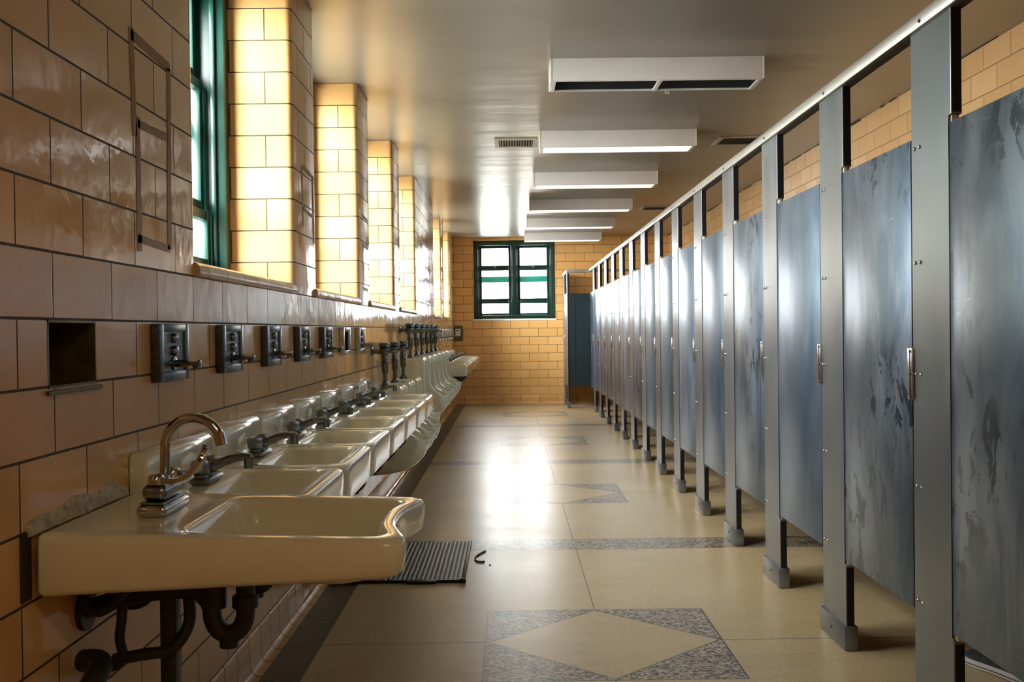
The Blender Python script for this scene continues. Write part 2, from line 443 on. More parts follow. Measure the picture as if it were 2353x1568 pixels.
# coved base tiles
b = B(); cp = [(WL, ROW), (WL + .006, ROW - .003), (WL + .009, ROW * .6)] + [(WL + .045 + .036*math.cos(math.radians(a)), .036 + .036*math.sin(math.radians(a))) for a in range(180, 271, 15)] + [(WL + .05, 0.0005), (WL, 0.0005)]
loft(b, [[(x, y, z) for x, z in cp] for y in (YB, YF)]); o = obj('baseboard_left', b, 'tile_cove', uv=True, smooth=True, angle=70); struct(o)
b = B(); cp2 = [(YF - (x - WL), z) for x, z in cp]
loft(b, [[(x, y, z) for y, z in cp2] for x in (WL + .05, WR)]); o = obj('baseboard_far', b, tile_mat('cove_far', (.76, .42, .15), (.05, .025, .01), u0=-.6, w=TW, h=3, v0=-1.5), uv=True, smooth=True, angle=70); struct(o)
# bullnose sill courses
for i, w in enumerate(WIN):
    b = B(); e = .012
    pr = [(WL - .27, SILL), (WL + e - .004, SILL), (WL + e, SILL + .006)] + [(WL + e - .026 + .026*math.cos(math.radians(a)), SILLT - .026 + .026*math.sin(math.radians(a))) for a in range(0, 91, 15)] + [(WL - .27, SILLT)]
    loft(b, [[(x, y, z) for x, z in pr] for y in (w - .03 if i else w, w + WW + .0)])
    struct(obj('trim_%d' % (i + 1), b, 'tile_sill', uv=True, smooth=True, angle=60))
b = B(); box(b, FX0 - .01, FX1 + .01, YF - .012, YF + .2, FZ0 - .03, FZ0, .006); struct(obj('trim_7', b, 'ivory'))
b = B()
for i in range(46):      # crumbling joint where the right wall meets the ceiling
    y = 1.0 + i * .34 + random.uniform(-.1, .1); box(b, WR - .003 - random.random()*.004, WR, y, y + random.uniform(.05, .36), ZC - random.uniform(.003, .011), ZC)
struct(obj('trim_8', b, 'dark_joint_and_shade'))

# ------------------------------------------------------------------ windows
def window(name, W, H, loc, rz):
    """local x along the width, +y outwards, z up"""
    b = B(); F, D = .070, .17
    box(b, 0, F, 0, D, 0, H, .004); box(b, W - F, W, 0, D, 0, H, .004)
    box(b, F, W - F, 0, D, 0, .062, .004); box(b, F, W - F, 0, D, H - .075, H, .004)
    mc = W / 2; box(b, mc - .035, mc + .035, 0, D, .062, H - .075, .004)
    for x0, x1 in ((F, F + .018), (mc - .053, mc - .035), (mc + .035, mc + .053), (W - F - .018, W - F)): box(b, x0, x1, .035, .055, .062, H - .075, .003)
    fr = obj(name, b, 'frame_green', loc=loc, smooth=True); fr.rotation_euler = (0, 0, rz); struct(fr)
    h0, h1 = .062, H - .075; z1, z2 = h0 + .02 + .17, h0 + .02 + .17 + .06 + .50
    for x0, x1 in ((F + .018, mc - .053), (mc + .053, W - F - .018)):
        s = .044
        for (za, zb, ya, fr_bot) in ((h0, z1 + .045, .060, .034), (z1 + .045, z2 + .03, .085, .042), (z2 + .03, h1, .110, .046)):
            q = B(); yb = ya + .035
            box(q, x0, x0 + s, ya, yb, za, zb, .003); box(q, x1 - s, x1, ya, yb, za, zb, .003)
            box(q, x0 + s, x1 - s, ya, yb, za, za + fr_bot, .003); box(q, x0 + s, x1 - s, ya, yb, zb - .040, zb, .003)
            sa = obj('sash', q, 'frame_green', fr, smooth=True)
            g = B(); box(g, x0 + s - .002, x1 - s + .002, ya + .015, ya + .019, za + fr_bot - .002, zb - .038)
            obj('glass_pane', g, 'glass', sa)
        q = B(); xm = (x0 + x1) / 2
        box(q, xm - .03, xm + .03, .062, .084, z2 + .030, z2 + .042, .003); lathe(q, (xm, .072, z2 + .042), [(.012, 0), (.013, .01), (.006, .016)], n=10)
        obj('sash_lock', q, 'gunmetal', fr, smooth=True)
    q = B(); box(q, F, W - F, D + .02, D + .05, z1 + .36, z1 + .46, .006)
    for xx in (F, mc - .02, W - F - .04): box(q, xx, xx + .04, D, D + .05, .02, H - .02, .004)
    obj('storm_window_bar', q, 'storm_teal', fr, smooth=True)
    return fr
for i, w in enumerate(WIN):
    window('window_%d' % (i + 1), WW, ZC - SILLT, (WL - .27, w, SILLT), PI / 2)
window('window_7', FX1 - FX0, FZ1 - FZ0, (FX0, YF + .14, FZ0), 0)

# ------------------------------------------------------------------ headrail, pilasters, doors, dividers
PX, PT = 1.215, .030; PW, SP, P0 = .268, .909, 3.083     # pilaster face plane, thickness, width, module, far edge of the first seen
ZT, DZ0, DZ1 = 2.060, .328, 1.745
LASTY = 15.46
b = B(); box(b, PX - .012, PX + PT + .012, .9, LASTY + .03, ZT - .004, ZT + .040, .004)
hr = tag(obj('headrail', b, 'headrail', smooth=True), 'long aluminium headrail running over the row of stall pilasters', 'rail')
for k in range(14):
    b = B(); lathe(b, (PX - .012, P0 + k * SP - .10, ZT + .012), [(.006, 0), (.006, -.002), (.003, -.005)], 'x', 8)
    obj('screw', b, 'gunmetal', hr, smooth=True)

def rivet(parent, y, z, x=0.0):
    q = B(); lathe(q, (x, y, z), [(.0062, .0005), (.0060, -.002), (.0040, -.0045), (.0015, -.0055)], 'x', 12); return obj('screw', q, 'bright_steel', parent, smooth='all')
def make_pilaster(loc):
    t = thing('stall_pilaster', '', 'pilaster', loc)     # local y = 0 at the far edge, runs to -PW
    n = .010
    out = [(0, .02), (0, ZT), (-PW - n, ZT), (-PW - n, DZ1 + .02), (-PW + n, DZ1 + .02), (-PW + n, DZ0 - .01), (-PW - .004, DZ0 - .02), (-PW - .004, .02)]
    q = B(); loft(q, [[(x, y, z) for y, z in out] for x in (0, PT)])
    f = [e for e in q.edges if abs(e.verts[0].co.x - e.verts[1].co.x) < .001 and e.verts[0].co.x < .001]
    bmesh.ops.bevel(q, geom=f, offset=.0022, segments=2, profile=.5, affect='EDGES')
    for fc in q.faces:
        fc.material_index = 0
    p = obj('panel', q, ['pilaster_metal'], t)
    q = B(); box(q, .003, PT - .001, -PW - n - .0015, -PW - n, DZ1 + .025, ZT - .004); obj('edge_channel', q, 'black_paint', p)
    q = B(); box(q, .003, PT - .001, -PW - .0055, -PW - .004, .09, DZ0 - .025); obj('lower_edge_channel', q, 'black_paint', p)
    q = B(); box(q, -.010, PT + .010, -PW - .014, .010, .001, .092, .005); s = obj('shoe', q, 'pilaster_metal', t, smooth=True)
    q = B(); lathe(q, (-.010, -PW / 2, .050), [(.005, .0005), (.005, -.0015), (.002, -.003)], 'x', 8); obj('screw', q, 'black_pipe', s)
    for z in (1.712, 1.372, 1.040, .705, .362):
        rivet(t, -.028, z); rivet(t, -.064, z)
    q = B()      # keeper that the door closes against
    box(q, -.010, .0, -.012, .020, .962, 1.118, .002); box(q, -.014, -.010, -.004, .004, .970, 1.110, .002)
    k = obj('strike_plate', q, 'bright_steel', t, smooth=True)
    for z in (.972, 1.04, 1.108):
        q = B(); lathe(q, (-.0095, -.006, z), [(.0045, 0), (.0045, -.003), (.002, -.005)], 'x', 10); obj('screw', q, 'gunmetal', k, smooth=True)
    for z in (.362, 1.712):
        q = B(); box(q, PT, .0405, -.076, -.016, z - .03, z + .03, .002); obj('divider_bracket', q, 'bright_steel', t)
    q = B(); box(q, .006, .022, -PW - .002, -PW + .010, DZ1 - .002, DZ1 + .022, .002); obj('hinge_pin', q, 'ivory', t, smooth=True)
    return t
def make_door(loc, L, m, name='stall_door'):
    t = thing(name, '', 'door', loc)     # local y = 0 at the hinge (far) edge, runs to -L
    q = B(); box(q, .002, .026, -L, 0, DZ0, DZ1, .0022); p = obj('panel', q, m, t, smooth=True)
    q = B(); box(q, .006, .022, -L + .01, -.01, DZ1 - .0005, DZ1 + .0012); box(q, .006, .022, -L + .01, -.01, DZ0 - .0012, DZ0 + .0005); obj('edge_strip', q, 'stripe_edge', p)
    q = B(); box(q, .004, .024, -.03, .0, DZ0 - .014, DZ0, .002); obj('lower_hinge', q, 'bright_steel', t)
    return t
def divider_y(k): return P0 + k * SP - .046
pil0 = door0 = doorc = div0 = None
KS = range(-1, 14)
sides = {-1: 'nearest one, beside the camera', 0: 'first one wholly inside the photo\'s right edge'}
for k in KS:
    y = P0 + k * SP
    g = None
    lab = 'grey metal stall pilaster, %s counting from the near right edge' % ORD[k] if k >= 0 else 'grey metal stall pilaster beside the camera, before the nearest door'
    if pil0 is None: pil0 = make_pilaster((PX, y, 0)); o = pil0
    else: o = dup(pil0, loc=(PX, y, 0))
    o['label'] = lab; o['group'] = 'pilasters of the stall row'
DL = SP - PW - .005
wornset = (0, 1, 3, 8)
for k in range(0, 14):                                 # door k closes the stall whose near side is pilaster k-1
    y = P0 + k * SP - PW - .002 + .010
    src = 'door_metal' if k in wornset else 'door_clean'
    if src == 'door_metal':
        if door0 is None: door0 = make_door((PX, y, 0), DL, src); o = door0
        else: o = dup(door0, loc=(PX, y, 0))
    else:
        if doorc is None: doorc = make_door((PX, y, 0), DL, src); o = doorc
        else: o = dup(doorc, loc=(PX, y, 0))
    o['label'] = ('nearest blue-grey stall door, cut off by the right edge' if k == 0 else
                  'blue-grey stall door with heavy dark scuffs, second from the right edge' if k == 1 else
                  'blue-grey metal stall door, %s counting from the right edge' % ORD[k])
    o['group'] = 'doors of the stall row'
yl = P0 + 13 * SP
o = make_door((PX, LASTY - .035, 0), LASTY - .035 - yl - .004, 'door_clean'); o['label'] = 'last blue-grey stall door of the long row, beside the dark-shaded end panel'; o['group'] = 'doors of the stall row'
def make_divider(loc):
    t = thing('stall_divider', '', 'partition panel', loc)
    q = B(); box(q, .0412, WR - PX - .012, -.013, .013, DZ0, DZ1, .002); p = obj('panel', q, 'divider_metal', t)
    q = B(); box(q, WR - PX - .012, WR - PX, -.03, .03, DZ0 + .02, DZ1 - .02, .002); obj('wall_bracket', q, 'bright_steel', t)
    return t
for k in KS:
    y = divider_y(k)
    if div0 is None: div0 = make_divider((PX, y, 0)); o = div0
    else: o = dup(div0, loc=(PX, y, 0))
    o['label'] = 'dark partition panel between stalls, behind the %s pilaster from the near right edge' % ORD[k] if k >= 0 else 'dark partition panel behind the pilaster beside the camera'
    o['group'] = 'panels between the stalls'

# end stall by the far wall, standing further into the aisle
EX = .872
t = thing('end_stall', 'end stall at the far wall with dark-shaded side panel stepping into the aisle', 'toilet stall', (EX, LASTY, 0))
q = B(); box(q, 0, .03, 0, .13, .02, ZT - .01, .002); p = obj('pilaster', q, 'pilaster_metal', t)
q = B(); box(q, .002, .028, -.0015, 0, .09, ZT - .02); obj('edge_channel', q, 'black_paint', p)
q = B(); box(q, -.01, .04, -.01, .14, .001, .092, .004); obj('shoe', q, 'pilaster_metal', p)
q = B(); box(q, .002, .026, .135, .86, DZ0, DZ1, .002); d = obj('door', q, 'door_clean', t)
q = B(); tube(q, spline([(0, .20, 1.11), (-.03, .20, 1.10), (-.035, .20, 1.04), (-.03, .20, .98), (0, .20, .97)], 5), .005, 8); obj('pull_handle', q, 'bright_steel', d, smooth=True)
q = B(); box(q, 0, .03, .87, YF - LASTY - .002, .02, ZT - .01, .002); p = obj('pilaster', q, 'pilaster_metal', t)
q = B(); box(q, -.01, .04, .86, YF - LASTY - .003, .001, .092, .004); obj('shoe', q, 'pilaster_metal', p)
q = B(); box(q, .032, PX - EX - .002, .002, .026, DZ0, DZ1 - .01, .002); box(q, .10, .112, -.004, .002, DZ0 + .02, DZ1 - .04); obj('side_panel', q, simple('shaded_panel', (.016, .032, .038), .42, .2, var=(4, .5, (.012, .024, .030))), t)  # unlit side of the stall: its shade is put into this dark colour
q = B(); box(q, -.012, PX - EX - .014, -.01, .042, ZT - .01, ZT + .035, .004); box(q, -.012, .042, .042, YF - LASTY, ZT - .01, ZT + .035, .004); obj('headrail', q, 'headrail', t, smooth=True)
q = B(); box(q, PX - EX + PT + .012, WR - EX, .002, .026, DZ0, DZ1, .002); obj('rear_panel', q, 'divider_metal', t)
q = B(); box(q, PX - EX + PT + .014, WR - EX, -.005, .035, ZT, ZT + .035, .003); obj('cross_rail', q, 'headrail', t)

# ------------------------------------------------------------------ sinks
def ring_sink(bm, Lx, hy, zt, bowl, apron, x0=.006, concave=0, r=.03, taper=0):
    bx0, bx1, by, depth, br = bowl
    def bend(ring, f=1.0):
        o = []
        for x, y, z in ring:
            w = max(0, (x - Lx * .55) / (Lx * .45)); k = max(0, 1 - (abs(y) / (hy * .80)) ** 2)
            kk = k * k * (3 - 2 * k)
            o.append((x - concave * w * kk * f, y, z))
        return o
    tp = lambda z: (lambda x, y: z + taper * (x / Lx))
    R = []
    R.append(rrect(x0 + Lx*.3, Lx*.75, -hy*.5, hy*.5, r, tp(zt - apron - .012)))
    R.append(rrect(x0 + .05, Lx - .05, -hy + .05, hy - .05, r, tp(zt - apron - .008)))
    R.append(rrect(x0 + .004, Lx - .014, -hy + .012, hy - .012, r, tp(zt - apron), rb=.008))
    R.append(rrect(x0, Lx - .004, -hy + .003, hy - .003, r, tp(zt - apron + .010), rb=.008))
    R.append(rrect(x0, Lx, -hy, hy, r, zt - apron * .3, rb=.008))
    R.append(rrect(x0, Lx, -hy, hy, r, zt - .014, rb=.008))
    R.append(rrect(x0 + .001, Lx - .003, -hy + .003, hy - .003, r, zt - .006, rb=.008))
    R.append(rrect(x0 + .005, Lx - .008, -hy + .008, hy - .008, r, zt - .0015, rb=.008))
    R.append(rrect(x0 + .012, Lx - .015, -hy + .015, hy - .015, r, zt, rb=.008))
    e = .014
    R.append(rrect(bx0 - e, bx1 + e, -by - e, by + e, br + e, zt - .0005))
    R.append(rrect(bx0 - .006, bx1 + .006, -by - .006, by + .006, br + .006, zt - .003))
    R.append(rrect(bx0, bx1, -by, by, br, zt - .012))
    R.append(rrect(bx0 + .014, bx1 - .010, -by + .012, by - .012, br, zt - depth * .5))
    R.append(rrect(bx0 + .035, bx1 - .022, -by + .028, by - .028, br, zt - depth * .86))
    R.append(rrect(bx0 + .07, bx1 - .055, -by + .06, by - .06, br * .8, zt - depth * .98))
    R.append(rrect(bx0 + .12, bx1 - .10, -by + .11, by - .11, br * .4, zt - depth))
    loft(bm, [bend(q) for q in R])
def std_faucet(t, zt):
    q = B(); box(q, .078, .132, -.078, .078, zt, zt + .020, .012, 3); body = obj('faucet_base', q, 'worn_chrome', t, smooth=True)
    q = B(); cyl(q, (.105, 0, zt + .015), (.105, 0, zt + .042), .020, .017)
    tube(q, spline([(.100, 0, zt + .030), (.130, 0, zt + .044), (.170, 0, zt + .060), (.205, 0, zt + .066), (.222, 0, zt + .062)], 5), [.0150]*5 + [.0125]*6 + [.0110]*6 + [.012]*4, 12)
    cyl(q, (.218, 0, zt + .066), (.218, 0, zt + .036), .0135, .0125); obj('spout', q, 'worn_chrome', body, smooth=True)
    for s in (-1, 1):
        q = B(); lathe(q, (.103, s * .052, zt + .018), [(.016, 0), (.016, .008), (.021, .012), (.0245, .034), (.0225, .044), (.012, .0475)], n=32, lobes=6, amp=.07); obj('handle', q, 'worn_chrome', body, smooth=True)
def trap(t, x, zb, m='black_pipe'):
    q = B()
    pts = [(x, 0, zb), (x, 0, zb - .12)] + [(x - .035 + .035*math.cos(math.radians(a)), 0, zb - .12 + .045*math.sin(math.radians(a))) for a in range(-20, -181, -20)] + [(x - .07, 0, zb - .095), (x - .09, 0, zb - .075), (.012, 0, zb - .065)]
    tube(q, pts, .019, 14)
    cyl(q, (x, 0, zb - .06), (x, 0, zb - .09), .026); cyl(q, (x - .036, 0, zb - .155), (x - .036, 0, zb - .19), .018)
    cyl(q, (.0, 0, zb - .065), (.012, 0, zb - .065), .036)
    obj('drain_trap', q, m, t, smooth=True)
    q = B()
    for s in (-1, 1):
        tube(q, spline([(.105, s * .05, zb + .03), (.105, s * .05, zb - .05), (.08, s * .10, zb - .13), (.012, s * .10, zb - .15)], 5), .006, 8)
        lathe(q, (0, s * .10, zb - .15), [(.02, 0), (.02, .006), (.010, .010), (.010, .03)], 'x', 10)
    obj('supply_line', q, 'worn_chrome', t, smooth=True)
Z1 = .790; M1 = .578; Y1 = 2.155
def make_sink(loc):
    t = thing('sink', '', 'sink', loc)
    q = B(); ring_sink(q, .432, .276, Z1, (.150, .382, .220, .11, .035), .120, r=.045); bas = obj('basin', q, 'porcelain', t, smooth='all')
    q = B(); lathe(q, (.27, 0, Z1 - .110), [(.022, 0), (.022, .003), (.016, .004), (.014, .001)], n=16); obj('drain', q, 'worn_chrome', bas, smooth=True)
    q = B()
    pr = [(.002, Z1 - .01), (.050, Z1 - .008), (.048, Z1 + .01), (.046, Z1 + .078), (.043, Z1 + .095), (.034, Z1 + .105), (.020, Z1 + .108), (.002, Z1 + .108)]
    ys = [(-.276, .012), (-.270, .004), (-.258, 0), (.258, 0), (.270, .004), (.276, .012)]
    loft(q, [[(x - d * (x > .01), y, z - d * (z > Z1 + .05)) for x, z in pr] for y, d in ys]); obj('backsplash', q, 'porcelain', t, smooth=True, angle=55)
    std_faucet(t, Z1); trap(t, .27, Z1 - .12)
    return t
s0 = None
for k in range(1, 8):
    loc = (WL, Y1 + k * M1, 0)
    if s0 is None: s0 = make_sink(loc); o = s0
    else: o = dup(s0, loc=loc)
    o['label'] = ('rectangular white sink directly behind the big bow-fronted near sink' if k == 1 else
                  'last rectangular white sink of the near row, next to the urinals' if k == 7 else
                  'rectangular white sink, %s beyond the big bow-fronted near sink' % ORD[k - 1])
    o['group'] = 'rectangular sinks of the near row'
NF = 8
for k in range(17, 25):
    o = dup(s0, loc=(WL, Y1 + k * M1, 0), group='sinks of the far row')
    o['label'] = ('white sink of the far row, nearest one just past the urinals' if k == 17 else
                  'white sink of the far row, hard against the far wall' if k == 24 else
                  'white sink of the far row beyond the urinals, %s from the far wall' % ORD[24 - k])

# the big accessible sink in front, sagging a little off the wall
t = thing('large_sink', 'large deep white sink nearest the camera with bowed front and gooseneck faucet', 'sink', (WL + .016, 2.185, .812))
t.rotation_euler = (0, .030, 0)
q = B(); ring_sink(q, .700, .258, 0, (.265, .655, .208, .115, .045), .122, concave=.034, r=.042, taper=.048); bas = obj('basin', q, 'porcelain_near', t, smooth='all')
q = B(); lathe(q, (.44, 0, -.1155), [(.022, 0), (.022, .004), (.015, .004), (.013, .001)], n=18); obj('drain', q, 'chrome', bas, smooth=True)
q = B(); t0 = bmesh.new(); lathe(t0, (0, 0, 0), [(.010, 0), (.010, .004), (.0085, .005)], 'x', 14)
bmesh.ops.transform(t0, matrix=Matrix.Translation((.279, -.10, -.034)) @ Matrix.Scale(.75, 4, (0, 0, 1)), verts=t0.verts); merge(q, t0); obj('overflow_hole', q, 'black_void', bas)
q = B(); box(q, .128, .190, -.082, .082, 0, .026, .010, 3); fb = obj('faucet_base', q, 'chrome', t, smooth=True)
q = B(); box(q, .134, .184, -.076, .076, .026, .031, .002); box(q, .133, .185, -.068, .068, .031, .066, .014, 4); obj('faucet_body', q, 'worn_chrome', fb, smooth=True)
GX = .160; q = B()
pts = [(GX, 0, .030), (GX, 0, .08), (GX, 0, .130)] + [(GX + .060 - .060*math.cos(math.radians(a)), 0, .142 + .060*math.sin(math.radians(a))) for a in range(0, 166, 12)]
e = pts[-1]; pts += [(e[0] + .003, 0, e[2] - .010)]
tube(q, pts, .0105, 18); cyl(q, (e[0], 0, e[2] + .004), (e[0] + .006, 0, e[2] - .022), .0135, .013); cyl(q, (GX, 0, .064), (GX, 0, .078), .015, .012)
obj('gooseneck_spout', q, 'chrome', fb, smooth=True)
for s, big in ((1, 0), (-1, 1)):
    q = B(); lathe(q, (GX, s * .052, .066), [(.017, 0), (.017, .014), (.013, .020), (.006, .022)], n=18)
    if big: P = [(GX, s*.052, .078), (GX + .030, s*.052, .074), (GX + .060, s*.052, .082), (GX + .082, s*.052, .104), (GX + .098, s*.052, .130)]; w = .024
    else: P = [(GX, s*.052, .078), (GX + .030, s*.052, .076), (GX + .052, s*.052, .084), (GX + .064, s*.052, .108), (GX + .072, s*.052, .138)]; w = .022
    P = spline(P, 6); n = len(P); ribbon(q, P, [w * (.75 + .45 * math.sin(PI * min(1, i / (n - 1) * 1.05))) * (1 if i < n - 3 else (n - i) / 4 + .1) for i in range(n)], .0125)
    obj('wing_handle', q, 'chrome', fb, smooth=True)
# plumbing under it
BIG = t; bpy.context.view_layer.update(); INV = BIG.matrix_world.inverted()
def under(name, bm, m='black_pipe', parent=None, smooth=True):
    o = obj(name, bm, m, parent or BIG, smooth=smooth)
    if parent is None: o.matrix_parent_inverse = INV
    return o
q = B(); X = WL
cy = 2.185
pts = [(-.573, cy, .700), (-.573, cy, .60)] + [(-.609 + .036*math.cos(math.radians(a)), cy, .590 + .048*math.sin(math.radians(a))) for a in range(0, -181, -18)] + [(-.648, cy, .610), (-.672, cy, .636), (-.72, cy, .640), (-.80, cy, .632), (X + .008, cy, .60)]
tube(q, pts, .020, 16); tp = under('trap_pipe', q)
for p0, p1, rr in (((-.573, cy, .625), (-.573, cy, .600), .028), ((-.609, cy, .555), (-.609, cy, .515), .020), ((-.640, cy, .655), (-.640, cy, .600), .027)):
    q = B(); cyl(q, p0, p1, rr, n=10); under('coupling_nut', q, parent=tp)
q = B(); cyl(q, (-.573, cy, .66), (-.573, cy, .705), .026); under('tailpiece', q, parent=tp)
q = B(); cyl(q, (X, cy, .60), (X + .012, cy, .60), .045); under('escutcheon', q, parent=tp)
q = B(); lathe(q, (-.655, cy, .635), [(.02, 0), (.045, .03), (.06, .07)], n=20); under('drain_cup', q)
for pp, rr in (([(-.77, 2.15, .72), (-.80, 2.12, .655), (-.86, 2.12, .61), (-.895, 2.13, .64), (-.865, 2.15, .675), (-.825, 2.15, .62), (-.83, 2.15, .55), (-.835, 2.17, .49), (X + .016, 2.17, .47)], .0105),
               ([(-.76, 2.26, .72), (-.77, 2.25, .66), (-.81, 2.24, .60), (-.86, 2.23, .60), (-.89, 2.23, .64), (X + .016, 2.23, .66)], .0105),
               ([(-.85, 2.17, .495), (-.79, 2.17, .505), (-.73, 2.18, .515), (-.70, 2.2, .56), (-.70, 2.205, .615)], .013)):
    q = B(); tube(q, spline(pp, 7), rr, 10); under('supply_hose', q)
q = B(); tube(q, spline([(X + .014, 2.15, .50), (-.86, 2.12, .505), (-.845, 2.05, .49), (-.86, 2.0, .44), (-.865, 2.0, .36), (-.865, 2.0, .001)], 7), .024, 14); wp = under('waste_pipe', q)
q = B(); lathe(q, (-.865, 2.0, .33), [(.03, 0), (.045, .02), (.05, .06), (.04, .09), (.028, .10)], n=16); under('pipe_coupling', q, parent=wp)
q = B(); tube(q, [(-.775, 2.0, .34), (-.80, 2.0, .34), (-.865, 2.0, .34)], [.032, .030, .018], 12); under('pipe_stub', q, parent=wp)
q = B(); box(q, -.758, -.724, 2.185, 2.225, .0, .690, .004); box(q, -.775, -.695, 2.165, 2.245, .001, .012, .003); under('support_post', q)

# ragged caulk where the big sink has come away from the wall
q = B(); ring = []; N = 26
for i in range(N + 1):
    y = 1.93 + .50 * i / N; u = i / N; zb = .812; h = .010 + .036 * (u ** .5) * (1 - u ** 6) * (.75 + .25 * math.sin(i * .62 + .6)) + random.uniform(-.0022, .0022)
    ring.append([(WL + .001, y, zb - .01), (WL + .012 + random.uniform(-.002, .003), y, zb - .004), (WL + .007 + random.uniform(-.002, .002), y, zb + .010), (WL + .004, y, zb + h), (WL + .001, y, zb + h + .003)])
loft(q, ring); tag(obj('caulk_bead', q, 'caulk', smooth=True), 'ragged crumbling caulk along the wall behind the large near sink', 'caulk')
q = B(); box(q, WL, WL + .005, 1.905, 1.945, .685, .815, .002);  # black strip painted in as the shade of the gap beside the sink
tag(obj('gap_shade_strip', q, 'dark_joint_and_shade'), 'black strip painting the shade in the gap between wall and large near sink', 'dark_joint_and_shade')

# ------------------------------------------------------------------ urinals
def make_urinal(loc, dz=0, boxy=False):
    t = thing('urinal', '', 'urinal', loc)
    top = .825 + dz
    q = B(); rings = []
    lx = .375 if not boxy else .335; lz = .475 + dz if not boxy else .515
    for yy in (-.184, -.180, -.168, -.150, -.136, -.122, -.085, -.045, 0, .045, .085, .122, .136, .150, .168, .180, .184):
        a = abs(yy); e = .014 if a > .183 else .005 if a > .179 else 0
        rec = 1 if a < .125 else (.55 if a < .137 else 0)
        k = 1 - (a / .184) ** 2; lip = lx - .055 * (1 - k) - e; zl = lz + .010 * (1 - k)
        ch = [(.215 - e, top - .010), (.222 - e, top - .03), (.222 - e, top - .09), (.220 - e, top - .16), (.222 - e, top - .225), (.232 - e, zl + .085), (.255 - e, zl + .050), (.295 - e, zl + .025), (lip - .015, zl + .008)]
        rc = [(.205, top - .010), (.212, top - .03), (.200, top - .055), (.085, top - .085), (.055, top - .16), (.055, zl + .06), (.075, zl - .045), (.165, zl - .105), (.290, zl - .055)]
        mid = [(c[0]*(1-rec) + r[0]*rec, c[1]*(1-rec) + r[1]*rec) for c, r in zip(ch, rc)]
        pr = [(.002, top - e), (.10, top - e), (.200 - e, top - e)] + mid + [(lip - .010, zl - .002), (lip - .003, zl), (lip, zl - .006)]
        lo = (k ** .5 if k > 0 else 0)
        pr += [(lip - .006, zl - .05), (lip - .030, zl - .11 * (.6 + .4 * lo)), (lip - .085, zl - .17 * (.6 + .4 * lo)), (lip - .16, zl - .21 * (.6 + .4 * lo)), (.10, zl - .235 * (.6 + .4 * lo)), (.002, zl - .24 * (.6 + .4 * lo))]
        rings.append([(x, yy, z) for x, z in pr])
    loft(q, rings); obj('bowl', q, 'urinal_china', t, smooth=True, angle=60)
    vx = .088
    q = B(); lathe(q, (0, 0, top + .232), [(.035, 0), (.035, .006), (.020, .012), (.0165, .014), (.0165, .05), (.020, .05), (.020, .075)], 'x', 18)
    fv = obj('flush_valve', q, 'valve_metal', t, smooth=True)
    q = B(); lathe(q, (vx, 0, top), [(.030, .0), (.030, .010), (.022, .018), (.015, .028), (.012, .030), (.012, .085), (.019, .088), (.021, .10), (.022, .145), (.025, .150), (.025, .160), (.022, .163), (.021, .205), (.031, .215), (.036, .235), (.035, .250), (.028, .256), (.031, .258), (.038, .262), (.038, .282), (.032, .289), (.012, .292)], n=22)
    obj('valve_body', q, 'valve_metal', fv, smooth=True, angle=35)
    q = B(); tube(q, [(vx, 0, top + .232), (vx + .055, 0, top + .228)], [.010, .008], 10); lathe(q, (vx + .05, 0, top + .228), [(.010, 0), (.012, .01), (.008, .022)], 'x', 10); obj('flush_handle', q, 'valve_metal', fv, smooth=True)
    return t
u0 = make_urinal((WL, Y1 + 8 * M1, 0)); u0['label'] = 'low-mounted white urinal nearest the sinks, black flush valve on top'; u0['group'] = 'low urinals'
o = dup(u0, loc=(WL, Y1 + 9 * M1, 0), label='low-mounted white urinal, middle one of the three low ones'); o['group'] = 'low urinals'
o = dup(u0, loc=(WL, Y1 + 10 * M1, 0), label='low-mounted white urinal right in front of the taller ones'); o['group'] = 'low urinals'
o = make_urinal((WL, Y1 + 11 * M1, 0), .142, True); o['label'] = 'nearest tall urinal with its rim lower than the others of its row'
u1 = None
for k in range(12, 17):
    if u1 is None: u1 = make_urinal((WL, Y1 + k * M1, 0), .142); o = u1
    else: o = dup(u1, loc=(WL, Y1 + k * M1, 0))
    o['label'] = 'tall-mounted white urinal, %s before the far sinks' % ORD[16 - k] if k < 16 else 'tall-mounted white urinal next to the far row of sinks'
    o['group'] = 'tall urinals'
sz = .0

# ------------------------------------------------------------------ soap dispensers
def make_dispenser(loc, nozzle=True, open_=False, m='gunmetal'):
    t = thing('soap_dispenser', '', 'soap dispenser', loc)
    w, z0, z1, d = .118, 1.062, 1.214, .027
    q = B()
    box(q, .0005, d, -w, -w + .030, z0, z1, .004); box(q, .0005, d, w - .030, w, z0, z1, .004)
    box(q, .0005, d, -w + .028, w - .028, z1 - .022, z1, .004); box(q, .0005, d, -w + .028, w - .028, z0, z0 + .026, .004)
    f = obj('frame', q, m, t, smooth=True)
    q = B(); box(q, .0005, .021 if not open_ else .003, -w + .028, w - .028, z0 + .024, z1 - .020)
    fp = obj('face_plate', q, 'black_void' if open_ else m, t)
    if not open_:
        for z in (1.176, 1.142):
            q = B(); lathe(q, (.021, 0, z), [(.014, 0), (.014, .006), (.011, .011), (.004, .013)], 'x', 14); obj('button', q, 'worn_chrome', fp, smooth=True)
    if nozzle:
        q = B(); cyl(q, (.020, 0, 1.108), (.062, 0, 1.108), .0095); cyl(q, (.058, 0, 1.108), (.084, 0, 1.106), .006); lathe(q, (.084, 0, 1.106), [(.006, 0), (.011, .002), (.011, .009), (.007, .010)], 'x', 12); cyl(q, (.078, 0, 1.106), (.078, 0, 1.092), .006)
        lathe(q, (.021, 0, 1.108), [(.018, 0), (.018, .004), (.010, .006)], 'x', 14)
        obj('nozzle', q, 'worn_chrome', t, smooth=True)
    return t
d0 = None
